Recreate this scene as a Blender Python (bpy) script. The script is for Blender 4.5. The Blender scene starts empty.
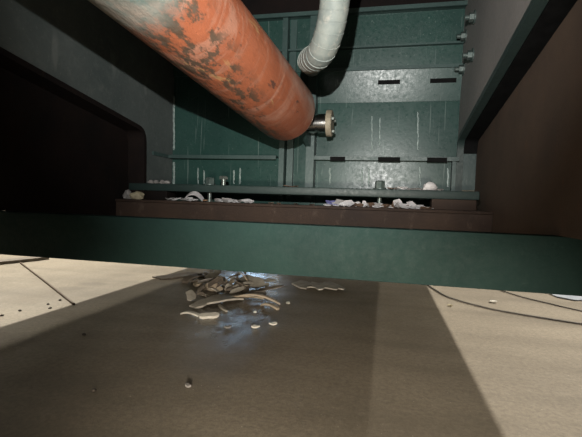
import bpy, bmesh, math, random
from mathutils import Vector, Matrix, noise
random.seed(7)
S = bpy.context.scene
COL = S.collection
R = math.radians

# ------------------------------------------------------------------ camera
CAM_H = 0.70
YAW, PITCH, ROLL, FPX = R(12.6), R(-2.2), R(1.9), 420.0
f0 = Vector((-math.sin(YAW), math.cos(YAW), 0)); r0 = Vector((math.cos(YAW), math.sin(YAW), 0))
F = f0 * math.cos(PITCH) + Vector((0, 0, 1)) * math.sin(PITCH)
u0 = r0.cross(F)
RT = r0 * math.cos(ROLL) + u0 * math.sin(ROLL)
UP = u0 * math.cos(ROLL) - r0 * math.sin(ROLL)
EYE = Vector((0, 0, CAM_H))
cd = bpy.data.cameras.new('camera'); cam = bpy.data.objects.new('camera', cd); COL.objects.link(cam)
M = Matrix((RT, UP, -F)).transposed().to_4x4(); M.translation = EYE
cam.matrix_world = M
cd.sensor_width = 36; cd.lens = 36 * FPX / 582; cd.clip_start = 0.02; cd.clip_end = 200
S.camera = cam

def ray(px, py):
    return (F * FPX + RT * (px - 291) - UP * (py - 218.5)).normalized()
def on_y(px, py, y):
    d = ray(px, py); return EYE + d * (y / d.y)
def on_z(px, py, z=0.0):
    d = ray(px, py); return EYE + d * ((z - CAM_H) / d.z)
def on_x(px, py, x):
    d = ray(px, py); return EYE + d * (x / d.x)

# ------------------------------------------------------------------ world, lights, exposure
S.view_settings.view_transform = 'Standard'; S.view_settings.look = 'None'
S.view_settings.exposure = 0.0; S.view_settings.gamma = 1.0; S.view_settings.use_curve_mapping = False
w = bpy.data.worlds.new('hall_air'); S.world = w; w.use_nodes = True
bg = w.node_tree.nodes['Background']; bg.inputs[0].default_value = (1.0, 0.86, 0.68, 1); bg.inputs[1].default_value = 0.05

def point_lamp(name, loc, watt, col, rad):
    l = bpy.data.lights.new(name, 'POINT'); l.energy = watt; l.color = col; l.shadow_soft_size = rad
    o = bpy.data.objects.new(name, l); o.location = loc; COL.objects.link(o); return o
def spot_lamp(name, loc, target, watt, col, rad, deg, blend):
    l = bpy.data.lights.new(name, 'SPOT'); l.energy = watt; l.color = col; l.shadow_soft_size = rad
    l.spot_size = R(deg); l.spot_blend = blend
    o = bpy.data.objects.new(name, l); o.location = loc
    o.rotation_euler = (Vector(target) - Vector(loc)).to_track_quat('-Z', 'Y').to_euler(); COL.objects.link(o); return o
# hand torch held just above the camera
spot_lamp('hand_torch', EYE + Vector((-0.06, 0.0, 0.30)), on_y(308, 52, 2.5), 235, (1.0, 0.99, 0.95), 0.008, 79, 1.0)
# added low fill lamp, brightens the floor and the pile beneath the beam
spot_lamp('floor_fill', (0.15, -0.7, 0.34), (-0.15, 1.25, 0.0), 470, (1.0, 0.90, 0.74), 0.12, 54, 1.0)
# hall lamps high up on both sides of the machine
point_lamp('hall_lamp', (-5.7, 5.0, 7.0), 4400, (1.0, 0.95, 0.84), 0.10)
point_lamp('hall_lamp', (-7.6, 6.5, 7.0), 1100, (1.0, 0.92, 0.76), 0.30)
point_lamp('hall_lamp', (4.0, 4.6, 7.0), 3300, (1.0, 0.95, 0.86), 0.10)
point_lamp('hall_lamp', (7.2, 5.5, 7.0), 1050, (1.0, 0.93, 0.80), 0.10)

# ------------------------------------------------------------------ helpers
class MB:
    """collects shapes into one mesh"""
    def __init__(s): s.bm = bmesh.new()
    def box(s, x0, x1, y0, y1, z0, z1, bev=0.0):
        r = bmesh.ops.create_cube(s.bm, size=1.0)
        bmesh.ops.scale(s.bm, vec=(x1 - x0, y1 - y0, z1 - z0), verts=r['verts'])
        bmesh.ops.translate(s.bm, vec=((x0 + x1) / 2, (y0 + y1) / 2, (z0 + z1) / 2), verts=r['verts'])
        if bev:
            es = list({e for v in r['verts'] for e in v.link_edges})
            bmesh.ops.bevel(s.bm, geom=es, offset=bev, segments=2, profile=0.5, affect='EDGES')
        return s
    def prism(s, pts, d):
        """closed polygon of 3D points pushed along vector d"""
        d = Vector(d); a = [s.bm.verts.new(p) for p in pts]; b = [s.bm.verts.new(Vector(p) + d) for p in pts]
        s.bm.faces.new(a); s.bm.faces.new(b[::-1]); n = len(a)
        for i in range(n): s.bm.faces.new((a[i], b[i], b[(i + 1) % n], a[(i + 1) % n]))
        bmesh.ops.recalc_face_normals(s.bm, faces=s.bm.faces); return s
    def tube(s, pts, rad, n=12, cap=True, smooth=True):
        pts = [Vector(p) for p in pts]; rings = []; nrm = None
        for i, p in enumerate(pts):
            t = (pts[min(i + 1, len(pts) - 1)] - pts[max(i - 1, 0)]).normalized()
            if nrm is None:
                nrm = t.orthogonal().normalized()
            nrm = (nrm - t * nrm.dot(t)).normalized(); bn = t.cross(nrm)
            rr = rad(i / (len(pts) - 1)) if callable(rad) else rad
            rings.append([s.bm.verts.new(p + (nrm * math.cos(2 * math.pi * k / n) + bn * math.sin(2 * math.pi * k / n)) * rr) for k in range(n)])
        for a, b in zip(rings, rings[1:]):
            for k in range(n):
                f = s.bm.faces.new((a[k], a[(k + 1) % n], b[(k + 1) % n], b[k])); f.smooth = smooth
        if cap:
            s.bm.faces.new(rings[0][::-1]); s.bm.faces.new(rings[-1])
        return s
    def lathe(s, origin, axis, prof, n=32):
        """profile list (distance along axis, radius)"""
        ax = Vector(axis).normalized(); e1 = ax.orthogonal().normalized(); e2 = ax.cross(e1); o = Vector(origin); rings = []
        for (t, r) in prof:
            rings.append([s.bm.verts.new(o + ax * t + (e1 * math.cos(2 * math.pi * k / n) + e2 * math.sin(2 * math.pi * k / n)) * max(r, 1e-4)) for k in range(n)])
        for a, b in zip(rings, rings[1:]):
            for k in range(n):
                f = s.bm.faces.new((a[k], a[(k + 1) % n], b[(k + 1) % n], b[k])); f.smooth = n > 8
        s.bm.faces.new(rings[0][::-1]); s.bm.faces.new(rings[-1]); return s
    def build(s, name, mat, parent=None, label=None, origin=None):
        me = bpy.data.meshes.new(name)
        bmesh.ops.recalc_face_normals(s.bm, faces=s.bm.faces)
        if origin is not None: bmesh.ops.translate(s.bm, vec=-Vector(origin), verts=s.bm.verts)
        s.bm.to_mesh(me); s.bm.free()
        try: me.set_sharp_from_angle(angle=R(40))
        except Exception: pass
        me.materials.append(mat)
        o = bpy.data.objects.new(name, me); COL.objects.link(o)
        if origin is not None: o.location = origin
        if parent:
            o.parent = parent
            if origin is None: o.location = -parent.location
            else: o.location = Vector(origin) - parent.location
        if label: o['label'] = label
        return o
def tag(o, label, cat, group=None):
    o['label'] = label; o['category'] = cat
    if group: o['group'] = group
    return o
def empty(name, loc, label, cat, group=None):
    o = bpy.data.objects.new(name, None); o.location = loc; o.empty_display_size = 0.1; COL.objects.link(o)
    return tag(o, label, cat, group)
def struct(name, mb, mat):
    o = mb.build(name, mat); o['kind'] = 'structure'; return o

# ------------------------------------------------------------------ materials
class NT:
    def __init__(s, name):
        s.m = bpy.data.materials.new(name); s.m.use_nodes = True; s.t = s.m.node_tree
        s.b = s.t.nodes['Principled BSDF']; s.tc = s.t.nodes.new('ShaderNodeTexCoord')
    def n(s, t): return s.t.nodes.new(t)
    def l(s, a, b): s.t.links.new(a, b)
    def noise(s, scale, detail=6, rough=0.6, stretch=(1, 1, 1), rot=(0, 0, 0), off=(0, 0, 0), dist=0):
        mp = s.n('ShaderNodeMapping'); mp.inputs['Scale'].default_value = stretch; mp.inputs['Rotation'].default_value = rot
        mp.inputs['Location'].default_value = off
        s.l(s.tc.outputs['Object'], mp.inputs[0])
        x = s.n('ShaderNodeTexNoise'); x.inputs['Scale'].default_value = scale; x.inputs['Detail'].default_value = detail
        x.inputs['Roughness'].default_value = rough; x.inputs['Distortion'].default_value = dist
        s.l(mp.outputs[0], x.inputs['Vector']); return x.outputs['Fac']
    def ramp(s, v, stops):
        x = s.n('ShaderNodeValToRGB'); e = x.color_ramp.elements
        while len(e) < len(stops): e.new(0.5)
        for el, (p, c) in zip(e, stops):
            el.position = p; el.color = c if len(c) == 4 else (*c, 1)
        s.l(v, x.inputs[0]); return x.outputs['Color']
    def mask(s, v, a, b): return s.ramp(v, [(a, (0, 0, 0)), (b, (1, 1, 1))])
    def mix(s, fac, a, b):
        x = s.n('ShaderNodeMix'); x.data_type = 'RGBA'
        if isinstance(fac, (int, float)): x.inputs[0].default_value = fac
        else: s.l(fac, x.inputs[0])
        for sock, v in ((x.inputs[6], a), (x.inputs[7], b)):
            if isinstance(v, tuple): sock.default_value = (*v, 1)
            else: s.l(v, sock)
        return x.outputs[2]
    def math(s, op, a, b):
        x = s.n('ShaderNodeMath'); x.operation = op; x.use_clamp = True
        for sock, v in ((x.inputs[0], a), (x.inputs[1], b)):
            if isinstance(v, (int, float)): sock.default_value = v
            else: s.l(v, sock)
        return x.outputs[0]
    def bump(s, v, strength, dist=0.01):
        x = s.n('ShaderNodeBump'); x.inputs['Strength'].default_value = strength; x.inputs['Distance'].default_value = dist
        s.l(v, x.inputs['Height']); s.l(x.outputs[0], s.b.inputs['Normal'])
    def out(s, col=None, rough=0.5, metal=0.0, spec=0.5):
        if isinstance(col, tuple): s.b.inputs['Base Color'].default_value = (*col, 1)
        elif col is not None: s.l(col, s.b.inputs['Base Color'])
        if isinstance(rough, (int, float)): s.b.inputs['Roughness'].default_value = rough
        else: s.l(rough, s.b.inputs['Roughness'])
        s.b.inputs['Metallic'].default_value = metal; s.b.inputs['Specular IOR Level'].default_value = spec
        return s.m

def painted_steel(name, base, dark, dust, dust_lo=0.62, dust_hi=0.8, flecks=True, rough=0.42, seed=0.0, bump=0.25, spec=0.5):
    t = NT(name)
    a = t.noise(3.0, 5, 0.6, off=(seed, seed, 0)); c = t.mix(t.mask(a, 0.35, 0.7), base, dark)
    d = t.noise(16.0, 10, 0.8, off=(seed, 2, 0)); c = t.mix(t.math('MULTIPLY', t.mask(d, dust_lo, dust_hi), 0.8), c, dust)
    if flecks:
        sc = t.noise(14.0, 3, 0.5, stretch=(5, 1, 0.35), off=(seed, 0, 4)); c = t.mix(t.math('MULTIPLY', t.mask(sc, 0.69, 0.75), 0.55), c, dust)
        fl = t.noise(70.0, 4, 0.7, off=(seed, 5, 0)); c = t.mix(t.math('MULTIPLY', t.mask(fl, 0.62, 0.70), 0.75), c, dust)
        for k, (an, st) in enumerate(((0.5, (7, 1, 0.25)), (-0.7, (8, 1, 0.2)))):   # fine scratches
            q = t.noise(9.0, 2, 0.4, stretch=st, rot=(0, an, 0), off=(k * 3, 0, 2)); c = t.mix(t.math('MULTIPLY', t.mask(q, 0.70, 0.73), 0.6), c, dust)
    rr = t.ramp(t.noise(55, 6, 0.75), [(0.3, (rough - 0.08,) * 3), (0.7, (rough + 0.15,) * 3)])
    t.bump(t.noise(60, 5, 0.65), bump, 0.004)
    return t.out(c, rr, 0, spec)
GREEN_BACK = painted_steel('green_painted_back', (0.021, 0.056, 0.047), (0.014, 0.038, 0.033), (0.11, 0.15, 0.138), 0.58, 0.85, True, 0.30, 0.0, 0.10, 0.28)
GREEN_RIB = painted_steel('green_painted_rib', (0.036, 0.068, 0.062), (0.024, 0.047, 0.044), (0.22, 0.27, 0.25), 0.58, 0.80, False, 0.45, 3)
GREEN_BEAM = painted_steel('green_beam_paint', (0.013, 0.034, 0.030), (0.009, 0.024, 0.022), (0.022, 0.042, 0.037), 0.55, 0.9, False, 0.66, 5, 0.5, 0.18)
GREY_WALL = painted_steel('dusty_brown_grey_wall', (0.22, 0.207, 0.197), (0.17, 0.163, 0.157), (0.27, 0.26, 0.245), 0.6, 0.85, False, 0.6, 8)
GREEN_GREY_WALL = painted_steel('dusty_green_grey_wall', (0.088, 0.100, 0.096), (0.055, 0.068, 0.066), (0.14, 0.15, 0.14), 0.52, 0.75, True, 0.55, 8)
EDGE_GREEN = painted_steel('dark_green_edge', (0.020, 0.036, 0.033), (0.013, 0.026, 0.024), (0.08, 0.10, 0.095), 0.58, 0.85, False, 0.5, 2)

def rust(name, a, b, c_, seed, spec=0.2):
    t = NT(name)
    c = t.mix(t.mask(t.noise(4, 7, 0.65, off=(seed, 0, 0)), 0.35, 0.7), a, b)
    c = t.mix(t.math('MULTIPLY', t.mask(t.noise(22, 6, 0.7, stretch=(1, 1, 0.5), off=(seed, 1, 0)), 0.58, 0.78), 0.7), c, c_)
    t.bump(t.noise(70, 6, 0.7), 0.4, 0.004)
    return t.out(c, 0.75, 0, spec)
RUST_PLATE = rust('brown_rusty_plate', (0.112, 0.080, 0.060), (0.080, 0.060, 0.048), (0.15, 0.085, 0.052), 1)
BLACK_PLATE_AND_SHADE = rust('black_plate_and_shade', (0.014, 0.010, 0.009), (0.008, 0.007, 0.007), (0.022, 0.014, 0.010), 4, 0.05)  # black steel; also paints the shade of upper panel and left flange
RUST_BEAM = rust('rusty_crossbeam_steel', (0.055, 0.035, 0.025), (0.032, 0.022, 0.018), (0.13, 0.095, 0.075), 9)

def simple(name, a, b, scale=12, rough=0.6, metal=0.0, bump=0.2, spec=0.4):
    t = NT(name); c = t.mix(t.mask(t.noise(scale, 6, 0.65), 0.35, 0.68), a, b); t.bump(t.noise(scale * 4, 5, 0.6), bump, 0.003)
    return t.out(c, rough, metal, spec)
BOLT_STEEL = simple('dull_zinc_steel', (0.20, 0.22, 0.20), (0.10, 0.12, 0.11), 40, 0.38, 0.6)
BOLT_DARK = simple('dark_green_bolt', (0.05, 0.075, 0.07), (0.10, 0.12, 0.11), 40, 0.45, 0.3)
CHROME = simple('bright_pin_steel', (0.62, 0.60, 0.57), (0.42, 0.40, 0.38), 30, 0.22, 1.0, 0.05)
TAN_DISC = simple('grimy_cream_disc', (0.34, 0.29, 0.21), (0.20, 0.17, 0.12), 25, 0.6)
WELD = simple('pale_weld', (0.34, 0.40, 0.38), (0.14, 0.19, 0.18), 60, 0.4, 0.1)
SLOT = simple('black_slot', (0.006, 0.006, 0.006), (0.01, 0.01, 0.01), 10, 0.9, spec=0.03)
WHITE_FLAKE = simple('white_plastic_flake', (0.62, 0.60, 0.60), (0.40, 0.38, 0.38), 25, 0.6)
GREY_FLAKE = simple('grey_dirty_flake', (0.30, 0.28, 0.27), (0.16, 0.15, 0.14), 25, 0.7)
CREAM_FLAKE = simple('cream_flake', (0.42, 0.37, 0.25), (0.25, 0.21, 0.14), 25, 0.7)
VIOLET_FLAKE = simple('violet_flake', (0.13, 0.13, 0.33), (0.22, 0.22, 0.40), 25, 0.5)
ORANGE_FLAKE = simple('orange_flake', (0.45, 0.16, 0.08), (0.42, 0.24, 0.12), 25, 0.6)
BROWN_FLAKE = simple('brown_flake', (0.12, 0.070, 0.042), (0.08, 0.05, 0.035), 25, 0.7)
WOOD_GREY = simple('weathered_splinter', (0.50, 0.47, 0.42), (0.33, 0.30, 0.26), 16, 0.75)
WOOD_DARK = simple('dark_splinter', (0.19, 0.16, 0.13), (0.11, 0.09, 0.075), 16, 0.75)
WOOD_TAN = simple('tan_splinter', (0.50, 0.42, 0.33), (0.34, 0.28, 0.21), 16, 0.7)
PALE_CHIP = simple('pale_chip', (0.75, 0.72, 0.65), (0.55, 0.52, 0.46), 20, 0.6)
CABLE = simple('dark_cable_rubber', (0.11, 0.10, 0.09), (0.16, 0.145, 0.13), 20, 0.6)
ROD = simple('brown_wire', (0.06, 0.035, 0.02), (0.10, 0.06, 0.035), 20, 0.6)
SHEET = simple('blue_grey_sheet', (0.26, 0.29, 0.34), (0.38, 0.41, 0.46), 10, 0.4)
STONE = simple('dark_pebble', (0.06, 0.05, 0.045), (0.12, 0.10, 0.08), 30, 0.8)
PLASTER = simple('hall_plaster', (0.36, 0.34, 0.30), (0.28, 0.26, 0.23), 2, 0.85)

def concrete():
    t = NT('worn_concrete_floor')
    c = t.mix(t.mask(t.noise(1.1, 6, 0.6, stretch=(1, 0.55, 1)), 0.35, 0.68), (0.34, 0.290, 0.220), (0.23, 0.196, 0.150))
    c = t.mix(t.math('MULTIPLY', t.mask(t.noise(2.2, 4, 0.5, stretch=(0.35, 1.6, 1), rot=(0, 0, R(12)), off=(3, 1, 0)), 0.46, 0.66), 0.6), c, (0.17, 0.145, 0.11))
    c = t.mix(t.math('MULTIPLY', t.mask(t.noise(16, 8, 0.7), 0.55, 0.8), 0.35), c, (0.44, 0.40, 0.33))
    c = t.mix(t.math('MULTIPLY', t.mask(t.noise(60, 3, 0.6, off=(7, 0, 0)), 0.70, 0.76), 0.6), c, (0.13, 0.11, 0.09))
    # a few dark worn spots on the slab
    for (px, py, sx, sy, k) in ((71, 288.5, 0.16, 0.10, 0.45), (92, 284, 0.16, 0.10, 0.5), (122, 275, 0.16, 0.12, 0.3), (45, 296, 0.7, 0.35, 0.25), (130, 336, 0.55, 0.10, 0.25), (60, 380, 0.3, 0.12, 0.25)):
        p = on_z(px, py)
        mp = t.n('ShaderNodeMapping'); mp.vector_type = 'TEXTURE'; mp.inputs['Location'].default_value = p
        mp.inputs['Scale'].default_value = (sx, sy, 1); mp.inputs['Rotation'].default_value = (0, 0, YAW)
        t.l(t.tc.outputs['Object'], mp.inputs[0]); g = t.n('ShaderNodeTexGradient'); g.gradient_type = 'SPHERICAL'
        t.l(mp.outputs[0], g.inputs[0]); c = t.mix(t.math('MULTIPLY', t.mask(g.outputs['Fac'], 0.05, 0.55), k), c, (0.12, 0.10, 0.08))
    rr = t.ramp(t.noise(5, 6, 0.65, stretch=(1, 0.6, 1)), [(0.32, (0.55,) * 3), (0.7, (0.75,) * 3)])
    p = on_z(246, 290); mp = t.n('ShaderNodeMapping'); mp.vector_type = 'TEXTURE'; mp.inputs['Location'].default_value = p
    mp.inputs['Scale'].default_value = (0.40, 1.9, 1); mp.inputs['Rotation'].default_value = (0, 0, R(12)); t.l(t.tc.outputs['Object'], mp.inputs[0])
    g = t.n('ShaderNodeTexGradient'); g.gradient_type = 'SPHERICAL'; t.l(mp.outputs[0], g.inputs[0])
    oil = t.math('MULTIPLY', t.mask(g.outputs['Fac'], 0.0, 0.45), t.mask(t.noise(6, 5, 0.6, off=(4, 4, 0)), 0.25, 0.55))
    c = t.mix(t.math('MULTIPLY', oil, 0.55), c, (0.09, 0.08, 0.07))
    rr = t.mix(oil, rr, (0.13, 0.13, 0.13))
    c = t.mix(t.math('MULTIPLY', t.mask(t.noise(48, 5, 0.85, off=(1, 9, 0)), 0.40, 0.62), 0.55), c, (0.13, 0.11, 0.085))
    c = t.mix(t.math('MULTIPLY', t.mask(t.noise(75, 2, 0.5, off=(3, 4, 0)), 0.73, 0.77), 0.7), c, (0.62, 0.57, 0.48))
    t.bump(t.noise(70, 7, 0.75), 0.35, 0.006)
    return t.out(c, rr, 0, 0.32)
CONCRETE = concrete()

# ------------------------------------------------------------------ hall
struct('floor', MB().box(-11, 11, -6, 13, -0.2, 0), CONCRETE)
struct('wall_left', MB().box(-11.2, -11, -6, 13, 0, 5), PLASTER)
struct('wall_right', MB().box(11, 11.2, -6, 13, 0, 5), PLASTER)
struct('wall_back', MB().box(-11.2, 11.2, 13, 13.2, 0, 5), PLASTER)

pg = on_z(243, 274)
wy = 13.0; kx = wy / pg.y
wz = CAM_H * (wy - pg.y) / pg.y; wx = pg.x * kx
win = bpy.data.objects.new('window_1', None); win.location = (wx, wy, wz); COL.objects.link(win); win['kind'] = 'structure'
t = NT('daylit_pane'); t.b.inputs['Emission Color'].default_value = (0.42, 0.68, 1.0, 1); t.b.inputs['Emission Strength'].default_value = 6.0
PANE = t.out((0.5, 0.6, 0.7), 0.2)
FRAME = simple('window_frame_paint', (0.25, 0.25, 0.25), (0.20, 0.20, 0.20))
WW, WH = 0.75, 0.65
for sx in (-1, 1):
    MB().box(wx + (0.02 if sx > 0 else -WW), wx + (WW if sx > 0 else -0.02), wy - 0.02, wy - 0.005, wz - WH, wz + WH).build('pane', PANE, win)
fm = MB().box(wx - WW - .06, wx + WW + .06, wy - .05, wy - .001, wz + WH, wz + WH + .06).box(wx - WW - .06, wx + WW + .06, wy - .05, wy - .001, wz - WH - .06, wz - WH)
fm.box(wx - WW - .06, wx - WW, wy - .05, wy - .001, wz - WH, wz + WH).box(wx + WW, wx + WW + .06, wy - .05, wy - .001, wz - WH, wz + WH).box(wx - .02, wx + .02, wy - .05, wy - .001, wz - WH, wz + WH)
fm.build('window_frame', FRAME, win)

# ------------------------------------------------------------------ machine housing
YF = 1.30                       # front face of the front beam
ZBT = (on_y(0, 212.5, YF).z + on_y(582, 236, YF).z) / 2
YB = 2.50                       # back panel plane
XL = on_y(173, 135, YB).x       # inner faces of upper side walls
XR = on_y(458, 140, YB).x
REC = 0.10                      # lower plates stand this far back
ZTOP = 2.3
def zb(px, py): return on_y(px, py, YB).z
Z_LOW = zb(300, 200)
root = empty('machine_housing', (0, 0, 0), 'dark green steel machine housing with ribbed back panel and brown side plates', 'machine')

Z_FL = zb(400, 13)
MB().box(XL - 0.03, XR + 0.03, YB, YB + 0.012, 0.55, Z_FL).build('back_panel', GREEN_BACK, root)
MB().box(XL - 0.03, XR + 0.03, YB, YB + 0.012, Z_FL, ZTOP).build('upper_void_panel', BLACK_PLATE_AND_SHADE, root, 'upper panel painted black as an unlit void')  # darkness of the unlit void above the top stiffener, put into the colour

# upper side walls: sloped lower edge, then a strip straight down near the back panel
def side_wall(x, out, mat, p_front, p_corner, p_low):
    a, b, c = on_x(*p_front, x), on_x(*p_corner, x), on_x(*p_low, x)
    sl = (b.z - a.z) / (b.y - a.y)
    yf = 0.75; zf = a.z + sl * (yf - a.y)
    pts = [(x, yf, zf)]
    # rounded bend
    P0 = Vector((x, b.y - 0.07, b.z - 0.07 * sl)); P1 = Vector((x, b.y, b.z)); P2 = Vector((x, b.y + 0.004, b.z - 0.08))
    for k in range(7):
        u = k / 6; pts.append(tuple(P0 * (1 - u) ** 2 + P1 * 2 * u * (1 - u) + P2 * u * u))
    zl = Z_LOW
    pts.append((x, b.y + 0.012, zl))
    edge = list(pts)
    pts += [(x, YB, zl), (x, YB, ZTOP), (x, yf, ZTOP)]
    MB().prism(pts, (out * 0.02, 0, 0)).build('side_wall', mat, root)
    return edge
eL = side_wall(XL, -1, GREEN_GREY_WALL, (0, 47), (146, 129), (150, 180))
eR = side_wall(XR, 1, GREY_WALL, (533, 0), (458, 138), (462, 185))
# edge flange along the sloped lower edge: a strip turned outwards
def flange(edge, out, depth, mat, label):
    m = MB(); n = len(edge)
    off = []
    for i, p in enumerate(edge):
        q = Vector(edge[max(i - 1, 0)]); r_ = Vector(edge[min(i + 1, n - 1)]); t = (r_ - q).normalized()
        off.append(Vector((0, t.z, -t.y)) if t.y > 0 else Vector((0, t.z, -t.y)))
    A = [m.bm.verts.new(Vector(p) + Vector((-out * 0.004, 0, 0))) for p in edge]
    B = [m.bm.verts.new(Vector(p) + o * 0.024 + Vector((-out * 0.004, 0, 0))) for p, o in zip(edge, off)]
    C_ = [m.bm.verts.new(Vector(p) + o * 0.024 + Vector((out * depth, 0, 0))) for p, o in zip(edge, off)]
    D = [m.bm.verts.new(Vector(p) + Vector((out * depth, 0, 0))) for p in edge]
    for i in range(n - 1):
        for u, v in ((A, B), (B, C_), (C_, D), (D, A)):
            m.bm.faces.new((u[i], u[i + 1], v[i + 1], v[i]))
    m.bm.faces.new((A[0], B[0], C_[0], D[0])); m.bm.faces.new((A[-1], D[-1], C_[-1], B[-1]))
    return m.build('edge_flange', mat, root, label)
flange(eL, -1, REC + 0.01, BLACK_PLATE_AND_SHADE, 'edge flange painted black as edge shadow')  # black colour stands in for the shadow line along this edge
flange(eR, 1, 0.030, EDGE_GREEN, 'dark green edge flange')
LIP_SHADE = simple('painted_lip_shade', (0.006, 0.006, 0.006), (0.010, 0.010, 0.010), 20, 0.9, spec=0.03)  # black strip put in as the shadow below the right flange lip
flange([(p[0] + 0.036, p[1], p[2] - 0.004) for p in eR[:-1]], 1, REC - 0.037, LIP_SHADE, 'black strip painted as shade under the flange').name = 'lip_shade_strip'
# recessed lower plates, notched to clear the front beam
def plate_outline(x):
    return [(x, 0.75, ZBT + 0.001), (x, YF + 0.078, ZBT + 0.001), (x, YF + 0.078, 0.50), (x, YB, 0.50), (x, YB, 1.75), (x, 0.75, 1.75)]
MB().prism(plate_outline(XL - REC), (-0.012, 0, 0)).build('side_plate', BLACK_PLATE_AND_SHADE, root, 'near-black left side plate')
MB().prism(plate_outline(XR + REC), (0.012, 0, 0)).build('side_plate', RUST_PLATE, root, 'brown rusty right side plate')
# casing that closes the machine above and to the sides (out of frame, throws the shade on the floor)
ML, MR = -2.36, 0.80
MB().box(ML, XL - REC - 0.012, 0.75, YB + 0.012, 0.80, ZTOP).build('unseen_casing', BLACK_PLATE_AND_SHADE, root)
MB().box(XR + REC + 0.012, MR, 0.75, YB + 0.012, 0.80, ZTOP).build('unseen_casing', RUST_PLATE, root)
MB().box(ML, MR, YB + 0.013, 6.6, 0.80, ZTOP).build('unseen_casing', GREEN_RIB, root)
MB().box(ML, MR, 0.75, 6.6, ZTOP, ZTOP + 0.02).build('unseen_roof_plate', BLACK_PLATE_AND_SHADE, root)
for x in (ML + 0.06, MR - 0.06):
    for y in (0.85, 6.5):
        MB().box(x - 0.05, x + 0.05, y - 0.05, y + 0.05, 0, 0.82).build('leg', GREEN_RIB, root)

# horizontal stiffeners on the back panel
def hbar(x0, x1, z, depth, thick, lip, mat=GREEN_RIB, name='stiffener'):
    m = MB().box(x0, x1, YB - depth, YB, z - thick, z)
    if lip: m.box(x0, x1, YB - depth, YB - depth + thick, z - lip, z - thick)
    return m.build(name, mat, root)
xmid_a, xmid_b = on_y(279, 150, YB).x, on_y(315, 150, YB).x
zs = zb(300, 157)
hbar(XL, xmid_a, zs, 0.07, 0.010, 0.022)
hbar(xmid_b, XR, zs, 0.07, 0.010, 0.022)
yret = on_x(152, 157, XL).y
MB().box(XL, XL + 0.010, yret, YB - 0.07, zs - 0.022, zs).build('stiffener', GREEN_RIB, root)
for (pa, pb) in ((378, 400), (427, 447), (330, 345)):
    a = on_y(pa, 161, YB - 0.07); b = on_y(pb, 161, YB - 0.07)
    MB().box(a.x, b.x, YB - 0.073, YB - 0.055, zs - 0.028, zs - 0.004).build('drain_slot', SLOT, root, 'black drain slot')
x_top0 = XL
z1, z2, z3, z4 = zb(400, 83), zb(400, 69), zb(400, 47), zb(400, 13)
def sloped(zt_, yt, zl_, yl, x0_, x1_):
    MB().prism([(x0_, yt, zt_), (x0_, yl, zl_), (x0_, yl + 0.008, zl_), (x0_, yt + 0.008, zt_)], (x1_ - x0_, 0, 0)).build('sloped_panel', GREEN_BACK, root)
sloped(z2 - 0.010, YB - 0.050, zb(400, 102), YB - 0.006, xmid_b, XR)
sloped(z3 - 0.010, YB - 0.022, z2, YB - 0.008, XL, XR)
sloped(z4 - 0.012, YB - 0.030, z3, YB - 0.008, XL, XR)
for (pa, pb) in ((378, 400), (430, 456)):
    a = on_y(pa, 83, YB - 0.03); b = on_y(pb, 83, YB - 0.03)
    MB().box(a.x, b.x, YB - 0.040, YB - 0.02, z1 - 0.014, z1 + 0.008).build('drain_slot', SLOT, root, 'black drain slot')
hbar(xmid_b, XR, z2, 0.06, 0.010, 0.018)
hbar(XL, XR, z3, 0.05, 0.010, 0)
hbar(XL, XR, z4, 0.10, 0.012, 0.022)

# vertical ribs in the middle
def vrib(pa, pb, z0, z1_, depth, name='vertical_rib', mat=GREEN_RIB):
    a = on_y(pa, 150, YB - depth).x; b = on_y(pb, 150, YB - depth).x
    return MB().box(a, b, YB - depth, YB, z0, z1_).build(name, mat, root)
vrib(279, 284, Z_LOW, z4 - 0.014, 0.075)
vrib(287, 293, Z_LOW, z4 - 0.014, 0.03)
vrib(306, 314, Z_LOW, z4 - 0.014, 0.085)
# small posts at the ends of the right lower bay
vrib(453, 457, Z_LOW, zs - 0.012, 0.05)

# weld beads: left corner and the vertical seams on the panel
def weld(px, pa, pb, r=0.006):
    pts = []; n = max(4, int(abs(pb - pa) / 2.2))
    for i in range(n + 1):
        p = on_y(px, pa + (pb - pa) * i / n, YB - 0.003); p.x += random.uniform(-.002, .002); pts.append(p)
    MB().tube(pts, lambda u: r * (0.75 + 0.5 * abs(math.sin(u * n * 1.3))), 6).build('weld_bead', WELD, root, 'pale weld bead')
weld(174, 96, 150); weld(174, 162, 185, 0.007)
for px, a, b in ((198, 168, 184), (204, 170, 184), (234, 170, 184), (240, 168, 184), (362, 168, 187), (369, 168, 187), (420, 166, 187), (448, 168, 187), (372, 116, 150), (380, 118, 146), (418, 112, 150), (330, 168, 185)):
    weld(px, a, b, 0.0045)

# bolts up the right-hand corner, on the side wall
def wall_bolt(px, py):
    p = on_x(px, py, XR); e = MB().lathe((XR, p.y, p.z), (-1, 0, 0), [(-0.003, 0.032), (0.006, 0.032)], 20)
    b = e.build('washer', BOLT_DARK, root)
    m = MB().lathe((XR, p.y, p.z), (-1, 0, 0), [(0.006, 0.022), (0.026, 0.022)], 6).lathe((XR, p.y, p.z), (-1, 0, 0), [(0.026, 0.012), (0.045, 0.012), (0.048, 0.009)], 12)
    m.build('nut', BOLT_DARK, b).location = (0, 0, 0)
for p in ((475, 17), (466, 36), (473, 55), (464, 69)): wall_bolt(*p)

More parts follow.
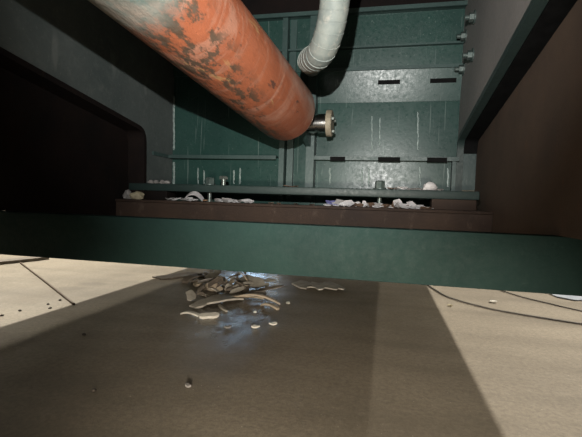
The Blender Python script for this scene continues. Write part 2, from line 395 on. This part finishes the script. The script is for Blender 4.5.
# ------------------------------------------------------------------ mounting rail (ledge) with bolts and spacer blocks
YL = 2.17
zl_top = on_y(300, 187, YL).z; zl_bot = on_y(300, 195, YL).z
x0, x1 = on_y(122, 188, YL).x, on_y(480, 193, YL).x
x0 = max(x0, XL - REC + 0.004); x1 = min(x1, XR + REC - 0.004)
rail = empty('mounting_rail', (0, YL, zl_bot), 'dark green mounting rail bolted on spacers across the foot of the back panel', 'rail')
MB().box(x0, x1, YL, YB - 0.09, zl_bot, zl_top, 0.006).build('rail_bar', EDGE_GREEN, rail)
YR = 2.06                       # rusty crossbeam face
zr_top = on_y(300, 205, YR).z; zr_bot = zr_top - 0.17
sp0 = (on_y(143, 195, YL).x, on_y(166, 195, YL).x)
sp1 = (on_y(432, 200, YL).x, on_y(477, 200, YL).x)
MB().box(*sp0, YL + 0.01, YL + 0.12, zr_top, zl_bot, 0.003).build('spacer_block', BLACK_PLATE_AND_SHADE, rail, 'blackened spacer block')
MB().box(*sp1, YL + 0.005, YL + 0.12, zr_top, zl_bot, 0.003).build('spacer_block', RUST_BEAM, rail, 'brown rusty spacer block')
def rail_bolt(px, kind):
    q = on_y(px, 185, YL + 0.06); o = Vector((q.x, YL + 0.06, zl_top))
    if kind == 0:   # squat hexagon nut with collar and shank under the rail
        m = MB().lathe(o, (0, 0, 1), [(0, 0.034), (0.006, 0.034)], 18).lathe(o, (0, 0, 1), [(0.006, 0.026), (0.04, 0.026), (0.044, 0.021)], 6)
    else:           # tall bolt with a flanged head
        m = MB().lathe(o, (0, 0, 1), [(0, 0.013), (0.034, 0.013)], 12).lathe(o, (0, 0, 1), [(0.034, 0.026), (0.050, 0.026), (0.053, 0.022)], 6)
    m.build('bolt', BOLT_DARK if kind == 0 else BOLT_STEEL, rail)
    if kind == 0:
        MB().lathe(Vector((q.x, YL + 0.06, zr_top)), (0, 0, 1), [(0, 0.02), (0.012, 0.02), (0.012, 0.012), (zl_bot - zr_top, 0.012)], 12).build('bolt_shank', BOLT_STEEL, rail)
rail_bolt(210, 0); rail_bolt(223.5, 1); rail_bolt(380, 0)

# ------------------------------------------------------------------ rusty crossbeam
xr0, xr1 = XL - REC + 0.003, XR + REC - 0.003
rb = empty('rusty_crossbeam', (0, YR, zr_bot), 'brown rusty steel crossbeam littered with white flakes, below the green rail', 'beam')
MB().box(xr0, xr1, YR - 0.012, YB - 0.02, zr_top - 0.014, zr_top, 0.003).build('top_plate', RUST_BEAM, rb)
MB().box(xr0, xr1, YR, YR + 0.012, zr_bot, zr_top - 0.014).build('web', RUST_BEAM, rb)

# ------------------------------------------------------------------ front beam
A = on_y(0, 212.5, YF); B = on_y(582, 236, YF); C1 = on_y(0, 257, YF); D1 = on_y(582, 293, YF)
zt = (A.z + B.z) / 2; zbm = (C1.z + D1.z) / 2
fb = empty('front_beam', (0, YF, 0), 'wide dark green painted steel channel beam running across the foreground', 'beam')
MB().box(-2.4, 1.7, YF, YF + 0.012, zbm, zt, 0.003).build('web', GREEN_BEAM, fb)
MB().box(-2.4, 1.7, YF + 0.012, YF + 0.075, zt - 0.012, zt, 0.002).build('top_flange', GREEN_BEAM, fb)
MB().box(-2.4, 1.7, YF + 0.012, YF + 0.075, zbm, zbm + 0.012, 0.002).build('bottom_flange', GREEN_BEAM, fb)
for x in (-2.3, 1.5):
    MB().box(x, x + 0.1, YF + 0.013, YF + 0.113, 0.012, zbm).box(x - 0.05, x + 0.15, YF - 0.03, YF + 0.16, 0, 0.012).build('leg', GREEN_BEAM, fb)

# ------------------------------------------------------------------ orange hydraulic cylinder
def cyl_mat(side):
    t = NT('worn_orange_barrel')
    # object frame: z runs along the barrel
    c = t.mix(t.mask(t.noise(5, 6, 0.6, stretch=(1, 1, 0.5)), 0.35, 0.68), (0.36, 0.110, 0.050), (0.26, 0.080, 0.040))
    c = t.mix(t.math('MULTIPLY', t.mask(t.noise(7, 6, 0.65, stretch=(0.55, 0.55, 1.7), rot=(0.5, 0.35, 0), off=(2, 0, 0), dist=0.8), 0.50, 0.60), 0.55), c, (0.40, 0.21, 0.145))
    c = t.mix(t.math('MULTIPLY', t.mask(t.noise(12, 3, 0.5, stretch=(1, 1, 0.25), rot=(0.4, 0.2, 0), off=(5, 0, 0), dist=1.2), 0.64, 0.68), 0.6), c, (0.46, 0.30, 0.13))
    c = t.mix(t.math('MULTIPLY', t.mask(t.noise(16, 5, 0.7, stretch=(1, 1, 0.3), rot=(0, 0.4, 0.2), off=(9, 0, 0)), 0.61, 0.66), 0.8), c, (0.05, 0.035, 0.03))
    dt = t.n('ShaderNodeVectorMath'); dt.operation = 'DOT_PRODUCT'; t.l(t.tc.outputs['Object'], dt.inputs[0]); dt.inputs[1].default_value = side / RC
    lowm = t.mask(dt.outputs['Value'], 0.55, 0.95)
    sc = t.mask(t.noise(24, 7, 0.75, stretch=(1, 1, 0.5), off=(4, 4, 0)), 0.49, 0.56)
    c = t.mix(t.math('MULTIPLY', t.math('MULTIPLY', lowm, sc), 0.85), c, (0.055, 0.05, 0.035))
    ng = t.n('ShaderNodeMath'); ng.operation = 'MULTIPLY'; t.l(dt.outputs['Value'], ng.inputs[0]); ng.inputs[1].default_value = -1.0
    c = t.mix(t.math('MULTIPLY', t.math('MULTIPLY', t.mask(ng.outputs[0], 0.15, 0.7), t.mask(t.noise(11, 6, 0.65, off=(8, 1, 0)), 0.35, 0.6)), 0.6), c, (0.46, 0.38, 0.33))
    # greyish dust towards the near end of the barrel
    s = t.n('ShaderNodeSeparateXYZ'); t.l(t.tc.outputs['Object'], s.inputs[0])
    nz = t.n('ShaderNodeMath'); nz.operation = 'MULTIPLY_ADD'; t.l(t.noise(4, 6, 0.6), nz.inputs[0]); nz.inputs[1].default_value = 0.5; t.l(s.outputs['Z'], nz.inputs[2])
    mr = t.n('ShaderNodeMapRange'); mr.inputs['From Min'].default_value = 1.24; mr.inputs['From Max'].default_value = 1.36; t.l(nz.outputs[0], mr.inputs[0])
    t.cyl_range = mr
    d = t.mix(t.mask(t.noise(9, 6, 0.65), 0.4, 0.65), (0.11, 0.15, 0.135), (0.27, 0.25, 0.21))
    c = t.mix(t.math('MULTIPLY', mr.outputs[0], 0.85), c, d)
    t.bump(t.noise(26, 5, 0.7, stretch=(1, 1, 0.4)), 0.6, 0.008)
    return t.out(c, t.ramp(t.noise(14, 4), [(0.3, (0.30,) * 3), (0.7, (0.58,) * 3)]), 0, 0.5)
E1 = on_y(287, 112, 2.13)                 # far end, axis
E0 = on_y(172, -2, 1.18)                  # on the axis where it leaves the frame
ax = (E0 - E1); Lc = ax.length; axn = ax.normalized()
RC = 0.158
rot = axn.to_track_quat('Z', 'Y')
cy = bpy.data.objects.new('hydraulic_cylinder', None); COL.objects.link(cy); cy.location = E1; cy.rotation_euler = rot.to_euler()
tag(cy, 'thick orange hydraulic cylinder with scuffed paint slanting down to the back panel', 'cylinder')
Ltot = Lc + 0.55
m = MB().lathe((0, 0, 0), (0, 0, 1), [(-0.012, RC * 0.86), (0.0, RC * 0.96), (0.03, RC), (0.3, RC), (0.7, RC), (Ltot, RC)], 48)
o = m.build('barrel', cyl_mat(rot.inverted() @ (-0.72 * RT - 0.69 * UP))); o.parent = cy
m = MB().lathe((0, 0, -0.012), (0, 0, 1), [(-0.03, RC * 0.55), (-0.02, RC * 0.84), (0.0, RC * 0.86)], 40)
o = m.build('end_cap', BLACK_PLATE_AND_SHADE); o.parent = cy; o['label'] = 'black rounded end cap'
o = MB().lathe((0, 0, Ltot), (0, 0, 1), [(0, RC * 1.06), (0.05, RC * 1.06)], 40).build('gland_ring', BOLT_DARK); o.parent = cy

# pivot pin with cream disc right of the cylinder end
pp = on_y(319, 123.5, 2.30)
pin = empty('pivot_pin', pp, 'bright steel pivot pin with a cream retaining disc beside the cylinder end', 'pin')
px1 = on_y(327, 124, 2.30).x - pp.x; px2 = on_y(332.5, 124, 2.30).x - pp.x
xb = on_y(311, 124, YB - 0.085).x - pp.x
rp = 0.052
m = MB().lathe(pp + Vector((xb, 0, 0)), (1, 0, 0), [(0, rp), ((px1 - xb) * 0.45, rp), ((px1 - xb) * 0.47, rp * 0.9), ((px1 - xb) * 0.55, rp * 0.9), ((px1 - xb) * 0.57, rp), (px1 - xb, rp)], 32)
m.build('pin_shaft', CHROME, pin, origin=pp)
disc = MB().lathe(pp + Vector((px1, 0, 0)), (1, 0, 0), [(0, 0.072), (px2 - px1 - 0.004, 0.072), (px2 - px1, 0.068)], 32).build('retaining_disc', TAN_DISC, pin, 'cream retaining disc', origin=pp)
for k in range(3):
    a = k * 2 * math.pi / 3 + 0.5
    q = pp + Vector((px2, -math.cos(a) * 0.042, math.sin(a) * 0.042))
    b = MB().lathe(q - pp, (1, 0, 0), [(0, 0.011), (0.012, 0.011), (0.014, 0.009)], 6).build('bolt', BOLT_STEEL); b.parent = disc
# bracket the pin sits in, part of the housing
zc = pp.z
yb0 = 2.23
ca = on_y(307, 124, YB - 0.085).x; cb = on_y(311.5, 124, YB - 0.085).x
pts = [(ca, YB, zc - 0.13), (ca, YB, zc + 0.13)] + [(ca, pp.y + 0.085 * math.cos(t_), zc + 0.085 * math.sin(t_)) for t_ in [R(90 + 180 * k / 10) for k in range(11)]]
MB().prism(pts, (cb - ca, 0, 0)).build('pin_bracket', GREEN_RIB, root)

# ------------------------------------------------------------------ wrapped hose
def hose_mat():
    t = NT('dusty_wrapped_hose')
    c = t.mix(t.mask(t.noise(14, 6, 0.65), 0.35, 0.68), (0.22, 0.235, 0.21), (0.14, 0.165, 0.155))
    c = t.mix(t.math('MULTIPLY', t.mask(t.noise(40, 4, 0.7, off=(3, 0, 0)), 0.55, 0.7), 0.5), c, (0.36, 0.33, 0.28))
    t.bump(t.noise(60, 4, 0.6), 0.3, 0.003)
    return t.out(c, 0.6, 0, 0.4)
HOSE = hose_mat()
ctrl = [Vector((on_y(341, -75, 1.38).x, 1.30, 2.25)), on_y(341, -75, 1.38), on_y(339, -40, 1.42), on_y(336, -8, 1.47), on_y(332, 20, 1.51), on_y(326, 42, 1.55), on_y(319, 55, 1.61), on_y(311, 60, 1.73), on_y(309, 62, 1.92), on_y(310, 64, 2.15), on_y(312, 67, 2.38)]
def cat(pts, n):
    out = []; P = [pts[0]] + pts + [pts[-1]]
    for i in range(1, len(P) - 2):
        for k in range(n):
            u = k / n; a, b, c, d = P[i - 1], P[i], P[i + 1], P[i + 2]
            out.append(0.5 * ((2 * b) + (c - a) * u + (2 * a - 5 * b + 4 * c - d) * u * u + (3 * b - a - 3 * c + d) * u ** 3))
    out.append(pts[-1]); return out
path = cat(ctrl, 24)
hose = empty('wrapped_hose', ctrl[0], 'thick pale grey hose in spiral wrap curving down beside the orange cylinder', 'hose')
RH = 0.051
MB().tube(path, RH, 22).build('hose_core', HOSE, hose)
# spiral wrap strip wound on the hose: overlapping raised turns
def wrap():
    m = MB(); n = len(path); pts = []
    t0 = (path[1] - path[0]).normalized(); nr = t0.orthogonal().normalized(); acc = 0; fr = []
    for i in range(n):
        t = (path[min(i + 1, n - 1)] - path[max(i - 1, 0)]).normalized()
        nr = (nr - t * nr.dot(t)).normalized(); fr.append((t, nr.copy(), t.cross(nr)))
        if i: acc += (path[i] - path[i - 1]).length
    total = acc; pitch = 0.036; steps = int(total / pitch * 18)
    seg = [0]
    for i in range(1, n): seg.append(seg[-1] + (path[i] - path[i - 1]).length)
    prev = None; j = 0
    for s in range(steps + 1):
        L = total * s / steps
        while j < n - 2 and seg[j + 1] < L: j += 1
        u = (L - seg[j]) / (seg[j + 1] - seg[j]); p = path[j].lerp(path[j + 1], u)
        t = fr[j][0].lerp(fr[j + 1][0], u).normalized(); a = fr[j][1].lerp(fr[j + 1][1], u).normalized(); b = t.cross(a)
        th = 2 * math.pi * L / pitch; d = a * math.cos(th) + b * math.sin(th)
        hw = 0.0178
        q = [p + d * (RH - 0.001) - t * hw, p + d * (RH + 0.0018) - t * (hw - 0.001), p + d * (RH + 0.0008) + t * (hw - 0.001), p + d * (RH - 0.001) + t * hw]
        cur = [m.bm.verts.new(x) for x in q]
        if prev:
            for k in range(4): m.bm.faces.new((prev[k], prev[(k + 1) % 4], cur[(k + 1) % 4], cur[k]))
        prev = cur
    m.build('spiral_wrap', HOSE, hose)
wrap()

# ------------------------------------------------------------------ loose bits
def strip(name, mat, a, b, width, thick, z, lift=0.0, bow=0.0, taper=(1, 1), n=8, jag=0.12, roll=0.0, side=0.0):
    """a splinter from floor point a to b (3D), bowed upwards by lift and sideways by bow"""
    a = Vector(a); b = Vector(b); d = b - a; L = d.length; dn = d.normalized(); sd = Vector((-dn.y, dn.x, 0)); sd.normalize()
    nrm = dn.cross(sd) * -1
    if nrm.z < 0: nrm = -nrm
    sd2 = sd * math.cos(roll) + nrm * math.sin(roll); n2 = nrm * math.cos(roll) - sd * math.sin(roll)
    m = MB(); rings = []
    o = a.copy(); zmin = 1e9
    for i in range(n + 1):
        u = i / n; w_ = width * (taper[0] * (1 - u) + taper[1] * u) * (1 + random.uniform(-jag, jag)) * (random.uniform(.25, .95) if i in (0, n) else 1)
        c = a + d * u + Vector((0, 0, lift * 4 * u * (1 - u))) + sd * bow * 4 * u * (1 - u)
        sh = random.uniform(-jag, jag) * width * 0.5
        q = [c + sd2 * (-w_ / 2 + sh), c + sd2 * (w_ / 2 + sh), c + sd2 * (w_ / 2 + sh) + n2 * thick, c + sd2 * (-w_ / 2 + sh) + n2 * thick]
        rings.append([m.bm.verts.new(x) for x in q]); zmin = min(zmin, *(x.z for x in q))
    for r1, r2 in zip(rings, rings[1:]):
        for k in range(4): m.bm.faces.new((r1[k], r1[(k + 1) % 4], r2[(k + 1) % 4], r2[k]))
    m.bm.faces.new(rings[0][::-1]); m.bm.faces.new(rings[-1])
    bmesh.ops.translate(m.bm, vec=(0, 0, z - zmin), verts=m.bm.verts); o.z = z
    return m.build(name, mat, origin=o)
def flake(name, mat, pos, sx, sy, thick, rz=0.0, curl=0.3, tilt=0.0, n=7):
    """crumpled scrap: an irregular outline, folded and curled, with thickness; rests at pos"""
    m = MB(); k = n; ring = []
    for i in range(k):
        a = 2 * math.pi * i / k + random.uniform(-.25, .25); r_ = random.uniform(0.7, 1.1)
        ring.append(Vector((math.cos(a) * r_ * sx / 2, math.sin(a) * r_ * sy / 2, 0)))
    def hh(v): return curl * (abs(v.x) * 0.9 + abs(v.y) * 0.7 * random.uniform(0.4, 1.3))
    rm = Matrix.Rotation(rz, 3, 'Z') @ Matrix.Rotation(tilt, 3, 'X')
    top = []; bot = []; inner_t = []; inner_b = []
    for v in ring:
        p = rm @ Vector((v.x, v.y, hh(v))); q = rm @ Vector((v.x * .5, v.y * .5, hh(v) * .35 + random.uniform(0, .1) * sx * curl))
        t = rm @ Vector((0, 0, thick))
        bot.append(m.bm.verts.new(p)); top.append(m.bm.verts.new(p + t)); inner_b.append(m.bm.verts.new(q)); inner_t.append(m.bm.verts.new(q + t))
    cb_ = m.bm.verts.new((0, 0, 0)); ct = m.bm.verts.new(rm @ Vector((0, 0, thick)))
    for i in range(k):
        j = (i + 1) % k
        m.bm.faces.new((top[i], top[j], inner_t[j], inner_t[i])); m.bm.faces.new((inner_t[i], inner_t[j], ct))
        m.bm.faces.new((bot[j], bot[i], inner_b[i], inner_b[j])); m.bm.faces.new((inner_b[j], inner_b[i], cb_))
        m.bm.faces.new((bot[i], bot[j], top[j], top[i]))
    zmin = min(v.co.z for v in m.bm.verts); bmesh.ops.translate(m.bm, vec=Vector(pos) - Vector((0, 0, zmin)), verts=m.bm.verts)
    return m.build(name, mat, origin=pos)
def lump(name, mat, pos, sx, sy, sz, rz=0.0):
    m = MB(); bmesh.ops.create_icosphere(m.bm, subdivisions=2, radius=0.5)
    sd = random.random() * 50
    for v in m.bm.verts:
        v.co *= 1 + 0.35 * noise.noise(v.co * 2.6 + Vector((sd, 0, 0))); v.co.z = max(v.co.z, -0.32)
    bmesh.ops.scale(m.bm, vec=(sx, sy, sz), verts=m.bm.verts); bmesh.ops.rotate(m.bm, matrix=Matrix.Rotation(rz, 3, 'Z'), verts=m.bm.verts)
    zmin = min(v.co.z for v in m.bm.verts); bmesh.ops.translate(m.bm, vec=Vector(pos) - Vector((0, 0, zmin)), verts=m.bm.verts)
    return m.build(name, mat, origin=pos)

KIND = ({WHITE_FLAKE.name: 'white', GREY_FLAKE.name: 'dirty grey', CREAM_FLAKE.name: 'cream', WOOD_DARK.name: 'dark brown', WOOD_GREY.name: 'pale grey', WOOD_TAN.name: 'tan', BROWN_FLAKE.name: 'brown', RUST_BEAM.name: 'rusty'})
G1 = 'splinters in the floor pile'
FL = lambda px, py: on_z(px, py)
# --- the pile on the floor, from the bottom up
tag(strip('splinter', WOOD_DARK, FL(157, 279), FL(198, 274), 0.16, 0.012, 0.0, n=6, jag=0.08), 'flat dark board lying at the far left end of the splinter pile', 'splinter', G1)
tag(strip('splinter', WOOD_TAN, FL(194, 286), FL(231, 284), 0.11, 0.018, 0.0, lift=0.03, n=7), 'broad tan splinter on the left of the pile under the upright sliver', 'splinter', G1)
tag(strip('splinter', WOOD_GREY, FL(236, 285), FL(264, 289), 0.20, 0.012, 0.0, lift=0.02, roll=0.35, taper=(1, .5), n=6), 'grey tilted panel shard in front of the blue gleam on the floor', 'splinter', G1)
tag(strip('splinter', WOOD_GREY, FL(206, 285), FL(219, 276), 0.06, 0.014, 0.02, roll=0.8, n=5), 'grey sliver standing on edge at the back left of the pile', 'splinter', G1)
tag(strip('splinter', WOOD_GREY, FL(192, 308), FL(240, 298), 0.17, 0.012, 0.0, lift=0.02, taper=(.5, 1), n=9), 'leaf shaped grey splinter at the front left of the pile', 'splinter', G1)
tag(strip('splinter', WOOD_TAN, FL(233, 299), FL(280, 305), 0.035, 0.012, 0.0, lift=0.045, taper=(1.4, .6), n=10, jag=.06), 'long bowed tan splinter arching to the front right of the pile', 'splinter', G1)
tag(strip('splinter', WOOD_TAN, FL(261, 306), FL(278, 310), 0.03, 0.012, 0.0, lift=0.018, n=7), 'short curved tan splinter under the arching one, front right of the pile', 'splinter', G1)
tag(strip('splinter', WOOD_GREY, FL(219, 306), FL(227, 312), 0.022, 0.010, 0.0, n=4), 'small grey stick poking out of the front of the pile', 'splinter', G1)
tag(strip('splinter', PALE_CHIP, FL(182, 314), FL(199, 316.5), 0.03, 0.010, 0.0, lift=0.012, n=5), 'thin pale sliver in front left of the pile', 'splinter', G1)
tag(strip('splinter', PALE_CHIP, FL(199, 318.5), FL(219, 317), 0.045, 0.016, 0.0, n=6, roll=0.25), 'thick pale sliver touching the thin one in front of the pile', 'splinter', G1)
tag(strip('splinter', WOOD_GREY, FL(250, 292), FL(266, 291), 0.03, 0.012, 0.0, n=5), 'short grey stick on the right edge of the pile', 'splinter', G1)
tag(strip('splinter', WOOD_DARK, FL(184, 283), FL(206, 279), 0.09, 0.02, 0.0, lift=0.03, n=6), 'dark brown slab on the left of the pile behind the broad tan splinter', 'splinter', G1)
for i in range(46):
    px = random.gauss(228, 17); py = 289 + random.gauss(0, 5.5); px = min(max(px, 190), 266); py = min(max(py, 278), 301)
    a = FL(px, py); ang = random.uniform(0, math.pi); L = random.choice((0.06, 0.09, 0.13, 0.2, 0.28))
    b = a + Vector((math.cos(ang) * L, math.sin(ang) * L * .8, random.uniform(0, .05)))
    zz = 0.0 if i < 22 else 0.018 + 0.016 * ((i - 22) // 8)
    mt = random.choice([WOOD_DARK, WOOD_DARK, WOOD_GREY, WOOD_TAN, GREY_FLAKE])
    o = strip('splinter', mt, a, b, random.uniform(.02, .07), random.uniform(.005, .010), zz, lift=random.uniform(0, .015), roll=random.uniform(-.9, .9), n=3, jag=.3)
    tag(o, 'small %s splinter heaped in the middle of the floor pile' % KIND[mt.name], 'splinter', 'small %s splinters heaped in the pile' % KIND[mt.name])
for px, py in ((216, 297), (224, 284), (240, 287), (247, 290), (204, 296)):
    tag(flake('chip', PALE_CHIP, FL(px, py), .05, .04, .006, random.random() * 3, .3), 'tiny pale chip caught among the splinters of the pile', 'chip', 'pale chips in the pile')
# --- scraps by themselves on the floor
for px, py, sx, sy, lab in ((255, 328.5, .05, .04, 'bright pale chip in front of the splinter pile, nearest the middle of three'), (273, 325.5, .055, .04, 'pale chip in front of the pile, rightmost of three'),
        (228, 328.5, .05, .03, 'dim pale chip in front of the pile, leftmost of three'), (188, 387.5, .028, .016, 'lone pale chip on the shaded floor near the bottom of the photo'), (493, 303, .06, .06, 'white chip between the two cables on the lit floor'),
        (450, 306.5, .045, .03, 'small cream chip on the lit floor left of the long cable'), (288, 304, .04, .03, 'tiny pale chip right of the arching splinter'), (255, 313, .03, .02, 'tiny pale chip just in front of the arching splinter')):
    tag(flake('chip', CREAM_FLAKE if 'cream' in lab else GREY_FLAKE if 'lone' in lab or 'dim' in lab else PALE_CHIP, FL(px, py), sx, sy, .008, random.random() * 3, .35), lab, 'chip', 'single chips on the floor')
for (pa, pb, wd, lab) in (((297, 287), (318, 286), .12, 'flat grey scrap lying right of the pile, left one of an overlapping pair'), ((314, 289), (341, 288.5), .11, 'flat grey scrap lying right of the pile, right one of an overlapping pair')):
    tag(strip('scrap', WOOD_GREY, FL(*pa), FL(*pb), wd * 2.2, .010, 0.0 if '297' in str(pa) else 0.013, lift=.01, n=7, jag=.3), lab, 'scrap', 'flat scraps right of the pile')
for i, (px, py) in enumerate(((20, 311), (50, 308.5), (48, 304.5), (60, 300.5), (2, 316), (94, 391), (84, 335))):
    tag(lump('pebble', STONE, FL(px, py), .020, .016, .012, i), ['dark pebble on the bright left floor, second from the photo edge', 'dark pebble on the border between light and shade at the left', 'tiny dark pebble just behind the border of the left shade', 'tiny dark pebble close to the brown wire', 'dark pebble at the left edge of the photo', 'dark pebble alone on the shaded floor near the bottom left', 'dark pebble on the shaded floor in front of the brown wire'][i], 'pebble', 'pebbles on the floor')
# --- wire, cables, plank and sheet
def lay(points, r, sag=0.0):
    return cat([on_z(x, y, r) for x, y in points], 10)
a = lay([(20, 262.5), (38, 276), (58, 291.5), (74, 304)], 0.007)
tag(MB().tube(a, 0.007, 8).build('wire', ROD, origin=a[0]), 'thin brown wire lying across the bright floor at the left', 'wire')
a = lay([(418, 276), (427, 284), (438, 291.5), (451, 298), (485, 307.5), (519, 314), (582, 324), (640, 332)], 0.008)
tag(MB().tube(a, 0.006, 8).build('cable', CABLE, origin=a[0]), 'long dark cable curving over the lit floor, nearer of the two', 'cable', 'cables on the right floor')
a = lay([(482, 282), (495, 288), (519, 296), (547, 303), (582, 311), (640, 322)], 0.007)
tag(MB().tube(a, 0.005, 8).build('cable', CABLE, origin=a[0]), 'dark cable behind the nearer one on the lit floor at the right', 'cable', 'cables on the right floor')
tag(strip('plank', WOOD_DARK, FL(-40, 268), FL(46, 259), 0.14, 0.03, 0.0, n=6, jag=0.03), 'weathered plank lying far off at the left under the beam', 'plank')
tag(flake('plastic_sheet', SHEET, FL(585, 297), 0.8, 0.4, .006, .2, .02, 0, 11), 'crumpled bluish sheet on the floor below the right end of the beam', 'sheet')

# --- flakes on the rusty crossbeam and on the rail
ZR = zr_top; ZL = zl_top
def on_beam(px, dy=0.03): p = on_y(px, 203, YR + dy); return Vector((p.x, YR + dy, ZR))
def on_rail(px, dy=0.02): p = on_y(px, 188, YL + dy); return Vector((p.x, YL + dy, ZL))
def flap(px, dy, sx, sy, mat, lab, cat_, grp=None, curl=.5, tilt=0.0, rail_=False, name='flake'):
    p = on_rail(px, dy) if rail_ else on_beam(px, dy)
    return tag(flake(name, mat, p, sx, sy, .004, random.uniform(-.6, .6), curl * 0.6, tilt, random.choice((4, 5, 5, 6))), lab, cat_, grp)
flap(174, .045, .09, .05, WHITE_FLAKE, 'large white flake on the rusty beam left of the curved white band', 'flake', curl=.5, tilt=.3)
s_ = strip('curved_band', WHITE_FLAKE, on_beam(184, .05), on_beam(203, .06), 0.035, 0.005, ZR, lift=.035, n=9, jag=.05, roll=.5)
tag(s_, 'curved white band arching on the rusty beam under the squat bolt', 'band')
flap(204.5, .07, .05, .03, ORANGE_FLAKE, 'orange scrap beside the curved white band on the rusty beam', 'flake', curl=.5)
for px, sx in ((170, .07), (173, .05), (184, .06), (190, .06), (196, .07), (217, .05), (222, .06), (228, .08), (234, .07), (241, .06), (247, .06), (252, .05), (238, .05), (231, .04)):
    mt = random.choice([WHITE_FLAKE, WHITE_FLAKE, GREY_FLAKE])
    flap(px, random.uniform(.03, .07), sx, .04, mt, 'small %s flake scattered on the left half of the rusty beam' % KIND[mt.name], 'flake', 'small %s flakes on the left of the rusty beam' % KIND[mt.name], .6, random.uniform(0, .6))
flap(336, .05, .12, .05, VIOLET_FLAKE, 'violet scrap at the left end of the right flake heap', 'flake', curl=.35, tilt=.5)
flap(398, .04, .055, .06, WHITE_FLAKE, 'big white flake in the right flake heap, left one of the two biggest', 'flake', curl=.5, tilt=.9)
flap(412, .04, .06, .065, WHITE_FLAKE, 'big white flake in the right flake heap, right one of the two biggest', 'flake', curl=.6, tilt=.8)
for i in range(44):
    px = 327 + 101 * (i + random.uniform(0, 1)) / 44
    mt = random.choice([WHITE_FLAKE, GREY_FLAKE, GREY_FLAKE, WHITE_FLAKE, GREY_FLAKE, WHITE_FLAKE, BROWN_FLAKE])
    flap(px, random.uniform(.012, .09), random.uniform(.03, .085), random.uniform(.02, .05), mt, 'small %s flake in the heap on the right half of the rusty beam' % KIND[mt.name], 'flake', 'small %s flakes on the right of the rusty beam' % KIND[mt.name], random.uniform(.05, .5), random.uniform(.1, 1.3))
for px in (271, 279, 296, 312):
    flap(px, random.uniform(.01, .07), random.uniform(.02, .05), .02, BROWN_FLAKE if px % 2 else RUST_BEAM, 'dull crumb on the bare middle of the rusty beam', 'crumb', 'crumbs on the middle of the rusty beam', .5, name='crumb')
tag(lump('lump', CREAM_FLAKE, on_y(137, 197, YL - .03) * 1.0 + Vector((0, 0, ZR - on_y(137, 197, YL - .03).z)), .09, .06, .055, .4), 'cream lump on the rusty beam in the left corner', 'lump')
tag(lump('lump', GREY_FLAKE, on_y(123, 197, YL - .04) + Vector((0.035, 0, ZR - on_y(123, 197, YL - .04).z)), .06, .05, .06, 1.2), 'grey lump on the rusty beam, farthest into the left corner', 'lump')
for px in (142, 146, 151, 156, 162, 167):
    tag(lump('lump', GREY_FLAKE, on_rail(px, .05), .04, .035, .028, px), 'small grey crumb heaped on the left end of the green rail', 'crumb', 'crumbs on the left end of the rail')
flap(391, .05, .06, .04, BROWN_FLAKE, 'brown flake on the green rail right of the bolt', 'flake', rail_=True)
flap(403, .05, .07, .04, WHITE_FLAKE, 'whitish flake lying on the green rail right of the brown flake', 'flake', rail_=True, tilt=.4)
tag(lump('lump', WHITE_FLAKE, on_rail(429.5, .05), .075, .05, .055, .5), 'white block shaped lump on the right end of the green rail', 'lump')
for px in (397, 410, 415, 421, 436, 441):
    flap(px, .05, .04, .03, GREY_FLAKE, 'small grey flake on the right half of the green rail', 'flake', 'small flakes on the right of the rail', .4, .3, True)
flap(291, .08, .09, .04, BROWN_FLAKE, 'brown dirt scrap on the green rail between the middle ribs', 'flake', rail_=True, curl=.3)
